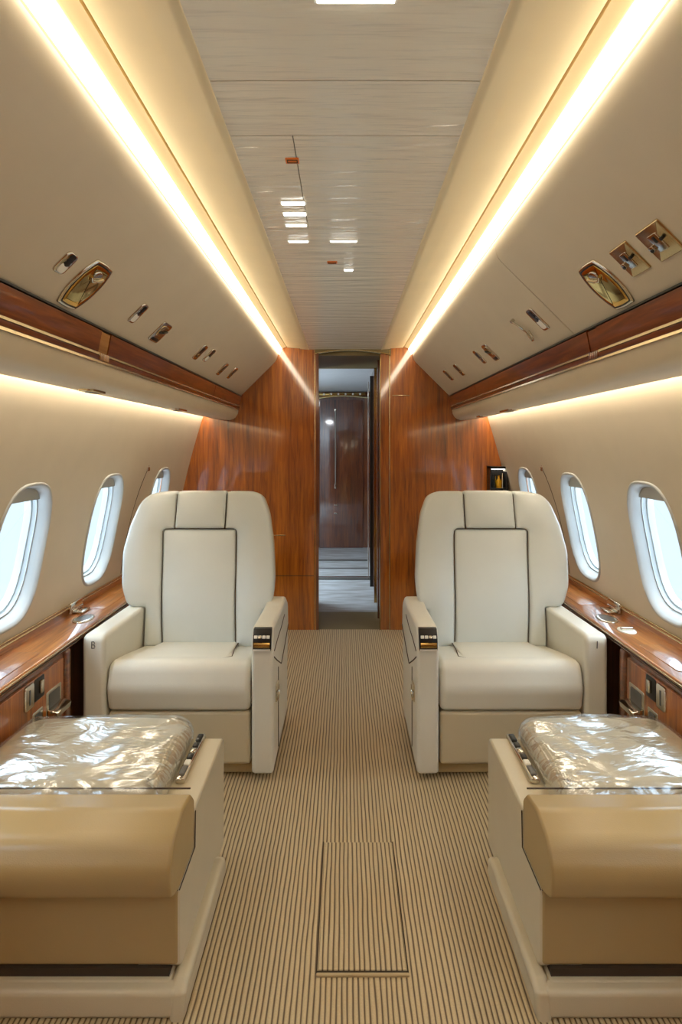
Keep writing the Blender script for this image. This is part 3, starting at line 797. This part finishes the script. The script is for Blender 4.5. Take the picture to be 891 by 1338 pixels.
    # dark stitched seam lines between the pads
    bm = bmesh.new()
    L = lambda pts: [Vector(back(p, q, -.012)) for p, q in pts]
    tube(bm, L([(.541, .98), (.541, .829)]), .0015); tube(bm, L([(.765, .98), (.765, .829)]), .0015)
    tube(bm, L([(.4625+(.4885-.4625)*k/12, .36+.46*k/12) for k in range(13)]+[(.495, .829), (.54, .8295), (.765, .8295), (.81, .829)]+[(.8165-(.8165-.7735)*k/12, .82-.46*k/12) for k in range(13)]), .0015)
    obj('back_seam', bm, 'seam', R)
    # small embossed mark on the front of the outboard arm
    bm = bmesh.new(); y_ = 2.0485; cx = .899; z0 = .478
    if s < 0:
        tube(bm, [(X(cx+.006), y_, z0), (X(cx+.006), y_, z0+.024)], .0016)
        tube(bm, [(X(cx+.006), y_, z0), (X(cx-.004), y_, z0+.001), (X(cx-.006), y_, z0+.006), (X(cx-.003), y_, z0+.012), (X(cx+.006), y_, z0+.012)], .0014)
        tube(bm, [(X(cx+.006), y_, z0+.012), (X(cx-.003), y_, z0+.013), (X(cx-.005), y_, z0+.018), (X(cx-.002), y_, z0+.024), (X(cx+.006), y_, z0+.024)], .0014)
    else:
        tube(bm, [(X(cx), y_, z0), (X(cx+.001), y_, z0+.026)], .0018)
    obj('arm_mark', bm, 'grey', R)
    return R
armchair('left', -1); armchair('right', 1)

# ------------------------------------------------------------------ the two near seats, folded flat
def flat_seat(nm, s, off):
    um = .948-s*off
    R = root('folded_seat', (s*.65+off, 1.45, 0), 'folded flat leather seat under clear plastic at the lower %s' % nm, 'seat')
    X = lambda u: s*u+off
    # aisle side: long low arm with a stepped cut for the cushion end
    side = [(1.240, .080), (1.240, .240), (1.365, .243), (1.370, .335), (1.70, .345), (1.70, .03), (1.30, .03), (1.26, .06)]
    side = round_poly(side, [.006, .012, .01, .014, .03, .02, .02, .02], 5)
    obj('side_arm', prism_x(side, X(.390), X(.485), .007, 4), 'leather_near', R, wn=True)
    # front face panel under the cushion
    obj('front_panel', box(X(.392), X(um), 1.238, 1.262, .078, .240, .008, 4), 'leather_shaded', R, wn=True)
    obj('seat_body', box(X(.44), X(um), 1.265, 1.68, .05, .30, .02), 'leather_near', R, wn=True)
    # rounded cushion that faces the camera
    cu = [(1.364, .244), (1.368, .36), (1.34, .388), (1.27, .398), (1.20, .375), (1.168, .32), (1.185, .262), (1.235, .2425)]
    cu = round_poly(cu, [.01, .02, .02, .05, .05, .06, .04, .01], 7)
    obj('front_cushion', prism_x(cu, X(.3905), X(um), .007, 4), 'leather_shaded', R, wn=True)
    # deep top cushion behind it
    tc = round_poly([(.476, 1.366), (um, 1.366), (um, 1.735), (.476, 1.735)], [.012, .012, .07, .09], 8)
    zt = lambda p, q: .392-.010*((p-.72)/.3)**2+.006*math.sin((q-1.366)/.37*PI)
    obj('top_cushion', pad(tc, lambda p, q, d: (X(p), q, zt(p, q)+d), .13, .035, .035, grid=.05, n=6), 'leather_near', R)
    # clear film drawn over the top cushion
    rnd = random.Random(7 if s < 0 else 11)
    ph = [rnd.uniform(0, 6.28) for _ in range(8)]
    def crk(p, q):
        a = .0014*math.sin(26*p+40*q+ph[0])+.0012*math.sin(60*q-14*p+ph[1])+.0010*math.sin(75*p+30*q+ph[2])
        e = math.exp(-((q-1.375)/.03)**2)
        return a+e*.0018*math.sin(330*q+9*p+ph[3])
    fo = round_poly([(.471, 1.345), (um+.004, 1.345), (um+.004, 1.74), (.471, 1.74)], [.02, .01, .07, .09], 8)
    obj('plastic_film', pad(fo, lambda p, q, d: (X(p), q, zt(p, q)+.0075+crk(p, q)+d-(.004 if q < 1.36 else 0)), .055, .037, .037, grid=.016, n=6), 'film', R, ang=80)
    # chrome control strip let into the arm top
    cs = obj('control_strip', box(X(.441), X(.466), 1.462, 1.692, .338, .354, .005, 3), 'chrome', R, label='chrome control strip')
    for k, (ya, yb, mm) in enumerate(((1.475, 1.515, 'grey'), (1.522, 1.545, 'white'), (1.552, 1.575, 'black'), (1.582, 1.605, 'chrome'), (1.612, 1.635, 'black'), (1.645, 1.682, 'black'))):
        obj('button', box(X(.4455), X(.4615), ya, yb, .352, .3585, .003), mm, cs)
    # cushion end seam
    bm = bmesh.new(); xs = X(.3895)
    tube(bm, [(xs, 1.238, .243), (xs, 1.366, .246), (xs, 1.371, .33)], .0013)
    tube(bm, [(X(.3920+k*.52/10), 1.2375, .2435) for k in range(11)], .0018)
    tube(bm, [(X(.40+k*.52/10), 1.3655, .386) for k in range(11)], .0020)
    obj('seam', bm, 'seam', R)
    # stand and floor skirt
    obj('stand', box(X(.40), X(um), 1.215, 1.66, .0, .062, .012, 3), 'leather_near', R, wn=True)
    sk = round_poly([(1.195, .0), (1.20, .055), (1.23, .066), (1.58, .066), (1.61, .05), (1.615, 0)], [0, .01, .02, .02, .02, 0], 4)
    obj('floor_skirt', prism_x(sk, X(.366), X(.402), .012, 4), 'leather_near', R, wn=True)
    obj('front_skirt', box(X(.385), X(um), 1.198, 1.235, 0, .060, .012, 4), 'leather_near', R, wn=True)
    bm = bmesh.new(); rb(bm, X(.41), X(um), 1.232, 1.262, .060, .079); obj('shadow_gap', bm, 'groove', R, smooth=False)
flat_seat('left', -1, .032); flat_seat('right', 1, .032)

# ------------------------------------------------------------------ niche with glasses beside the right window
r = root('display_niche', (.985, 3.70, .86), 'small black niche box mounted on the bulkhead beside the right wall', 'niche')
bm = bmesh.new()
rb(bm, .925, .932, 3.66, 3.748, .86, 1.07); rb(bm, 1.030, 1.037, 3.66, 3.748, .86, 1.07)
rb(bm, .925, 1.037, 3.66, 3.748, 1.055, 1.07); rb(bm, .925, 1.037, 3.66, 3.748, .86, .872); rb(bm, .925, 1.037, 3.742, 3.748, .86, 1.07)
rb(bm, .932, 1.030, 3.68, 3.742, .925, .930)
obj('niche_frame', bm, 'black', r, smooth=False)
obj('light_bar', box(.935, 1.027, 3.70, 3.735, 1.050, 1.054), 'spot', r, smooth=False)
bm = bmesh.new(); lathe(bm, (.958, 3.712, .930), [(.016, 0), (.018, .05), (.016, .085), (.013, .085), (.012, .004)]); o = obj('glass_tumbler', bm, 'glass'); props(o, 'clear tall glass standing in the small black niche', 'glass')
bm = bmesh.new(); lathe(bm, (.993, 3.712, .930), [(.016, 0), (.017, .045), (.010, .055), (.006, .065), (.006, .08), (.008, .082)]); o = obj('amber_bottle', bm, 'amber'); props(o, 'small amber bottle standing in the small black niche', 'bottle')
bm = bmesh.new(); lathe(bm, (1.018, 3.712, .930), [(.008, 0), (.008, .09), (.007, .095)]); o = obj('silver_flask', bm, 'chrome'); props(o, 'slim silver flask standing at right in the small black niche', 'flask')

# ------------------------------------------------------------------ passage and vestibule beyond the doorway
def stru(name, bm, mat, **k):
    o = obj(name, bm, mat, smooth=False); props(o, kind='structure'); return o
YE = 6.8
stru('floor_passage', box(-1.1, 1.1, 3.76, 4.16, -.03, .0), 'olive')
stru('floor_vestibule', box(-1.1, 1.1, 4.16, YE, -.03, .0), 'vfloor')
trim(-.6, .232, 5.15, 5.21, 0, .012, 'grey'); trim(-.6, .232, 5.21, 5.26, 0, .008, 'chrome', .003)
trim(-.6, .232, 5.62, 5.65, 0, .006, 'grey'); trim(-.6, .232, 6.0, 6.06, 0, .006, 'grey')
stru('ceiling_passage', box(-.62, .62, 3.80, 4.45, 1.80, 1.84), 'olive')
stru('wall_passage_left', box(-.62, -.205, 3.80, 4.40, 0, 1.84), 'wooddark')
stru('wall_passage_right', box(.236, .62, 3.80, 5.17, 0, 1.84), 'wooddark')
stru('ceiling_vestibule', box(-1.1, 1.1, 4.45, YE+.04, 1.845, 1.88), 'vest')
bm = box(-1.1, 1.1, YE, YE+.04, 0, 1.88); stru('wall_end', bm, 'wooddark')
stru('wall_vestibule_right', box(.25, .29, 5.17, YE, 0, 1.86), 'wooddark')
# left side with the open entry, daylight comes in there
stru('wall_vestibule_left', box(-1.14, -1.1, 3.8, 4.55, 0, 1.88), 'vest')
bm = box(-1.14, -1.1, 5.55, YE, 0, 1.88); rb(bm, -1.14, -1.1, 4.55, 5.55, 1.75, 1.88); rb(bm, -1.14, -.62, 3.80, 3.84, 0, 1.88)
stru('wall_vestibule_near', bm, 'vest')
# dark door leaf edges at the right of the passage
for k, (x0, x1, y, mt) in enumerate(((.212, .238, 4.9, 'black'), (.222, .236, 4.4, 'brass'), (.226, .236, 4.0, 'wooddark'))):
    trim(x0, x1, y, y+.02, 0, 1.80, mt)
trim(.205, .212, 5.16, 5.18, 0, 1.78, 'chrome', .002)
r = root('ceiling_light', (-.45, 5.3, 1.845), 'added round fill lamp brightening the vestibule beyond the doorway at left', 'ceiling light')  # added lamp, put in to brighten the dark vestibule
bm = bmesh.new(); lathe(bm, (-.45, 5.3, 1.832), [(.16, .014), (.16, 0), (.14, -.004)]); obj('fill_rim', bm, 'white', r)
bm = bmesh.new(); lathe(bm, (-.45, 5.3, 1.822), [(.135, .01), (.12, .0)]); obj('lamp_lens', bm, 'vest_fill', r)
# curved top band and end door
bm = bmesh.new()
tube(bm, [(-.32+.62*k/16, YE-.03, 1.765+.03*math.sin(PI*k/16)) for k in range(17)], .012)
o = obj('trim_40', bm, 'gold'); props(o, kind='structure')
dr = root('door_1', (-.03, YE-.02, 0), kind='structure')
obj('door_leaf', box(-.30, .21, YE-.022, YE-.001, .0, 1.745, .004), 'wooddark', dr)
bm = bmesh.new(); tube(bm, [(-.115, YE-.05, 1.62), (-.115, YE-.05, .75)], .008); rb(bm, -.127, -.103, YE-.05, YE-.02, .70, .76, .003); rb(bm, -.127, -.103, YE-.05, YE-.02, 1.60, 1.64, .003)
obj('door_handle', bm, 'chrome', dr)
bm = bmesh.new(); rb(bm, -.13, -.09, YE-.035, YE-.02, .50, .515, .003); rb(bm, -.13, -.09, YE-.035, YE-.02, .40, .415, .003)
obj('door_latch', bm, 'chrome', dr)
rt = root('galley_light_row', (0, YE-.06, 1.80), 'row of small warm lights over the far wooden door', 'light row')
obj('light_rail', box(-.32, .24, YE-.06, YE-.03, 1.795, 1.83, .006), 'brass', rt)
for k in range(6):
    bm = bmesh.new(); tube(bm, [(-.25+.085*k, YE-.06, 1.812), (-.25+.085*k, YE-.066, 1.812)], .012, 12); obj('bulb', bm, 'white', rt)

# ------------------------------------------------------------------ light
w = bpy.data.worlds.new('World'); SC.world = w; w.use_nodes = True
nt = w.node_tree; bg = nt.nodes['Background']
tc = nt.nodes.new('ShaderNodeTexCoord'); sp = nt.nodes.new('ShaderNodeSeparateXYZ'); nt.links.new(tc.outputs['Generated'], sp.inputs[0])
mr = nt.nodes.new('ShaderNodeMapRange'); mr.inputs[1].default_value = .05; mr.inputs[2].default_value = .9; mr.inputs[3].default_value = .62; mr.inputs[4].default_value = 7.0
m2 = nt.nodes.new('ShaderNodeMapRange'); m2.inputs[1].default_value = -.26; m2.inputs[2].default_value = -.8; m2.inputs[3].default_value = 0; m2.inputs[4].default_value = 5.0
ad = nt.nodes.new('ShaderNodeMath'); ad.operation = 'ADD'
nt.links.new(sp.outputs['Z'], mr.inputs[0]); nt.links.new(sp.outputs['Z'], m2.inputs[0])
nt.links.new(mr.outputs[0], ad.inputs[0]); nt.links.new(m2.outputs[0], ad.inputs[1]); nt.links.new(ad.outputs[0], bg.inputs['Strength'])
bg.inputs['Color'].default_value = (.68, .85, 1, 1)

# ------------------------------------------------------------------ camera
cam = bpy.data.cameras.new('camera'); co = bpy.data.objects.new('camera', cam); COL.objects.link(co)
co.location = (0, 0, 1.2); co.rotation_euler = (PI/2, 0, 0)
cam.sensor_fit = 'VERTICAL'; cam.sensor_height = 36; cam.sensor_width = 24
cam.lens = 36*750/1338
cam.shift_x = -5.5/1338; cam.shift_y = -86/1338
cam.clip_start = .02
SC.camera = co
SC.view_settings.view_transform = 'Standard'; SC.view_settings.look = 'None'
SC.view_settings.exposure = 1.13; SC.view_settings.gamma = 1
SC.view_settings.use_curve_mapping = False
